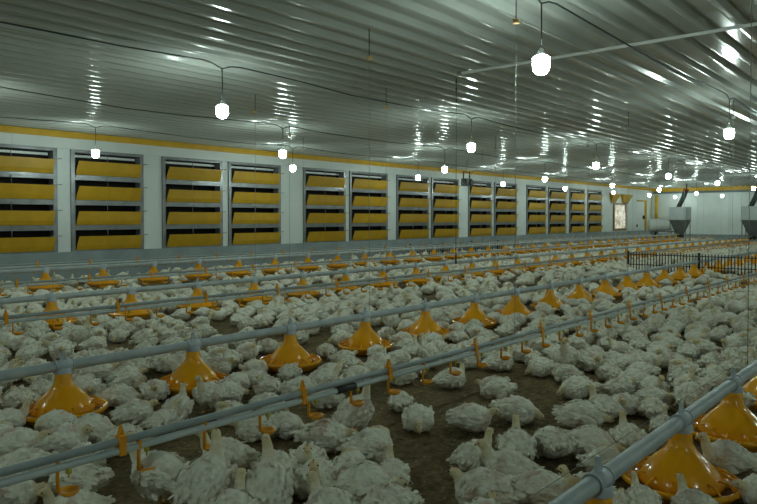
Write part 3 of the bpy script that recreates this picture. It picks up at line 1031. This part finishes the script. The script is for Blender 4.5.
BARE = [
    [(95, 506), (95, 462), (350, 390), (440, 366), (520, 368), (562, 378), (600, 383), (640, 400), (600, 470), (575, 506)],
    [(385, 505), (396, 440), (436, 405), (434, 388), (470, 390), (480, 372), (520, 374), (560, 385), (556, 405), (548, 425), (455, 470), (440, 490)],
    [(92, 462), (125, 452), (132, 504), (95, 504)], [(97, 412), (120, 402), (118, 430), (104, 440)],
    [(0, 355), (60, 362), (82, 340), (140, 338), (150, 352), (70, 366), (0, 368)], [(340, 452), (398, 408), (432, 392), (425, 402), (400, 438), (392, 455)],
    [(545, 470), (572, 455), (600, 462), (575, 480), (555, 482)], [(600, 425), (625, 418), (612, 440), (600, 440)], [(660, 400), (672, 388), (676, 402), (668, 410)],
    [(355, 385), (395, 362), (400, 372), (365, 395)], [(415, 300), (440, 297), (445, 304), (420, 308)], [(120, 425), (150, 430), (110, 446)],
    [(500, 505), (520, 478), (512, 470), (470, 478), (450, 478), (440, 505)]]

birds = []        # x, y, yaw, pose index, size
cellsz = 0.2
grid = {}


def near_ok(x, y, d):
    i, j = int(x // cellsz), int(y // cellsz)
    k = 2
    for a in range(i - k, i + k + 1):
        for b in range(j - k, j + k + 1):
            for (px, py) in grid.get((a, b), ()):
                if (px - x) ** 2 + (py - y) ** 2 < d * d:
                    return False
    return True


def put(x, y, yaw, pose, size):
    birds.append((x, y, yaw, pose, size))
    grid.setdefault((int(x // cellsz), int(y // cellsz)), []).append((x, y))


for (u, v, hd, pose, size) in HAND:
    zc = POSES[PI_[pose]][1] * .95
    x, y = ground(u, v, zc)
    put(x, y, R(YAW - 90 + hd), PI_[pose], size * (.96 if v > 430 and u < 420 else .87))
fgrid = {}
for (x, y, li, n) in feeders:
    fgrid.setdefault((int(x), int(y)), []).append((x, y))
WEI = [('alert', 8), ('short', 18), ('tucked', 15), ('standing', 4), ('tall', 3), ('pecking', 3), ('sideways', 9), ('asleep', 12), ('fluffed', 12), ('glancing', 8), ('preening', 4), ('flat', 9)]
names_w, wts = [PI_[a] for a, b in WEI], [b for a, b in WEI]
tries = 0
for pas, (ntry, tmax) in enumerate(((34000, 9.0), (64000, 40.0))):
    for k in range(ntry):
        if pas == 0:
            t = 1.4 + (tmax - 1.4) * math.sqrt(rng.random())
        else:
            t = 8.8 + (33 - 8.8) * math.sqrt(rng.random())
        s = rng.uniform(-0.78, 0.78) if pas == 0 else rng.uniform(-0.64, 0.64)
        a, b = ca + sa * s, sa - ca * s
        x, y = a * t, b * t
        if y > 10.55 or x > 31.8 or y < -2.0:
            continue
        u, v, tt = project(x, y, 0.03)
        if any(inside(p, u, v) for p in BARE):
            continue
        ns = noise.noise(Vector((x * 1.1, y * 1.1, 3.3)))
        d = 0.182 + 0.05 * max(0, -ns) - (0.008 if t > 6 else 0) - (0.008 if t > 9 else 0) + (0.10 if ns < -.34 and t < 12 else 0)
        if not near_ok(x, y, d):
            continue
        bad = False
        for i in (-1, 0, 1):
            for j in (-1, 0, 1):
                for (fx, fy) in fgrid.get((int(x) + i, int(y) + j), ()):
                    if (fx - x) ** 2 + (fy - y) ** 2 < .29 ** 2:
                        bad = True
        if bad:
            continue
        if math.hypot(x - 30.6, y - 9.85) < .75 or (abs(x - 29) < .6 and min(abs(y - 8.7), abs(y - 6.05)) < .6):
            continue
        if 13.2 < x < 18 and y > 10.28:
            continue
        if abs(x - 12.2) < 0.1 and 0.9 < y < 4.7:
            continue
        put(x, y, rng.uniform(-math.pi, math.pi), rng.choices(names_w, wts)[0], rng.uniform(.80, .97))

# birds shuffle apart until they only brush against each other
pos = np.array([(b[0], b[1]) for b in birds])
for it in range(8):
    cells = {}
    for i, (x, y) in enumerate(pos):
        if x * ca + y * sa < 9:
            cells.setdefault((int(x // .2), int(y // .2)), []).append(i)
    for (a, b), l in list(cells.items()):
        for i in l:
            for da in (-1, 0, 1):
                for db in (-1, 0, 1):
                    for j in cells.get((a + da, b + db), ()):
                        if j <= i:
                            continue
                        d = pos[j] - pos[i]
                        n = math.hypot(*d) + 1e-6
                        need = 0.170 * (birds[i][4] + birds[j][4]) / 2
                        if n < need:
                            m_ = d / n * (need - n) * .4
                            pos[i] -= m_
                            pos[j] += m_
    for i, (x, y) in enumerate(pos):
        for (fx, fy, li, n) in feeders:
            q = math.hypot(x - fx, y - fy)
            if q < .27 and x * ca + y * sa < 9:
                pos[i] = (fx + (x - fx) / q * .27, fy + (y - fy) / q * .27)
birds = [(p[0], p[1], *b[2:]) for p, b in zip(pos.tolist(), birds)]

# the three hundred birds that show largest are objects of their own
order = []
for i, (x, y, yaw, p, s) in enumerate(birds):
    u, v, t = project(x, y, 0.07)
    seen = -14 < u < 771 and v < 525
    order.append((0 if seen else 1, t, i))
order.sort()
single = [i for (o, t, i) in order[:300]]
rest = [i for (o, t, i) in order[300:]]

# landmarks for naming a bird by what it is next to
marks = []
for (x, y, li, n) in feeders:
    if n >= 1 and li < 3:
        marks.append((x, y, 'the %s feeder of the %s feed pipe' % (ordinal(n), FEED[li][5])))
for (x, y, li, n) in clips_at:
    if li < 2:
        marks.append((x, y, 'the %s clip of the %s drinker line' % (ordinal(n), DRINK[li][4])))
used = {}
plan = []
for i in single:
    x, y, yaw, p, s = birds[i]
    d, k = min(((mx - x) ** 2 + (my - y) ** 2, k) for k, (mx, my, nm) in enumerate(marks))
    dx, dy = x - marks[k][0], y - marks[k][1]
    side, back = dx * sa - dy * ca, dx * ca + dy * sa
    if abs(side) > abs(back):
        rel = 'right of' if side > 0 else 'left of'
    else:
        rel = 'behind' if back > 0 else 'in front of'
    used.setdefault((k, rel), []).append((d, i))
labels = {}
for (k, rel), l in used.items():
    l.sort()
    for n, (d, i) in enumerate(l):
        ph = POSES[birds[i][3]][10].split(' with ')[0].split(' its ')[0].split(' on ')[0]
        ph = {'bending': 'pecking', 'sitting and looking aside': 'sitting'}.get(ph, ph)
        labels[i] = '%s white chicken, %s%s %s' % (ph, '' if len(l) == 1 else ordinal(n + 1) + ' ', rel, marks[k][2])

for n, i in enumerate(single):
    x, y, yaw, p, s = birds[i]
    body, parts, mid, far = PROTO[p]
    o = link('chicken', body)
    o.location = (x, y, 0.0)
    o.rotation_euler = (0, 0, yaw)
    o.scale = (s, s, s)
    tag(o, labels[i], 'chicken', 'white chickens on the litter')
    if n < 170:
        for nm, me in parts:
            c = link(nm, me, o)
            if nm == 'plumage':
                c['kind'] = 'stuff'
    else:
        for nm, me in parts:
            if nm in ('leg', 'beak', 'plumage'):
                c = link(nm, me, o)
                if nm == 'plumage':
                    c['kind'] = 'stuff'

# every other bird: one flock nobody could count
lod = {}
for p, (body, parts, mid, far) in enumerate(PROTO):
    for key, me in (('mid', mid), ('far', far)):
        me.calc_loop_triangles()
        n = len(me.vertices)
        co = np.empty(n * 3)
        me.vertices.foreach_get('co', co)
        tr_ = np.empty(len(me.loop_triangles) * 3, np.int32)
        me.loop_triangles.foreach_get('vertices', tr_)
        cl_ = np.empty(n * 4, np.float32)
        me.color_attributes['region'].data.foreach_get('color', cl_)
        lod[(p, key)] = (co.reshape(-1, 3), tr_.reshape(-1, 3), cl_.reshape(-1, 4))
VV, TT, CC, base = [], [], [], 0
for i in rest:
    x, y, yaw, p, s = birds[i]
    t = project(x, y, 0)[2]
    co, tri, col = lod[(p, 'mid' if t < 11 else 'far')]
    c, sn = math.cos(yaw) * s, math.sin(yaw) * s
    q = np.empty_like(co)
    q[:, 0] = co[:, 0] * c - co[:, 1] * sn + x
    q[:, 1] = co[:, 0] * sn + co[:, 1] * c + y
    q[:, 2] = co[:, 2] * s
    VV.append(q)
    TT.append(tri + base)
    CC.append(col)
    base += len(co)
VV, TT, CC = np.concatenate(VV), np.concatenate(TT), np.concatenate(CC)
me = bpy.data.meshes.new('flock')
me.vertices.add(len(VV))
me.vertices.foreach_set('co', VV.ravel())
me.loops.add(len(TT) * 3)
me.loops.foreach_set('vertex_index', TT.ravel().astype(np.int32))
me.polygons.add(len(TT))
me.polygons.foreach_set('loop_start', np.arange(0, len(TT) * 3, 3, dtype=np.int32))
me.update(calc_edges=True)
me.polygons.foreach_set('use_smooth', np.ones(len(TT), dtype=bool))
at = me.color_attributes.new('region', 'FLOAT_COLOR', 'POINT')
at.data.foreach_set('color', CC.ravel())
me.materials.append(M['feather'])
fo = link('chicken_flock', me)
tag(fo, 'dense flock of white chickens covering the litter to the far wall', 'flock', kind='stuff')
print('BIRDS', len(birds), 'flock tris', len(TT), 'single depth', order[299][1], [len(p[0].polygons) for p in PROTO][:4])
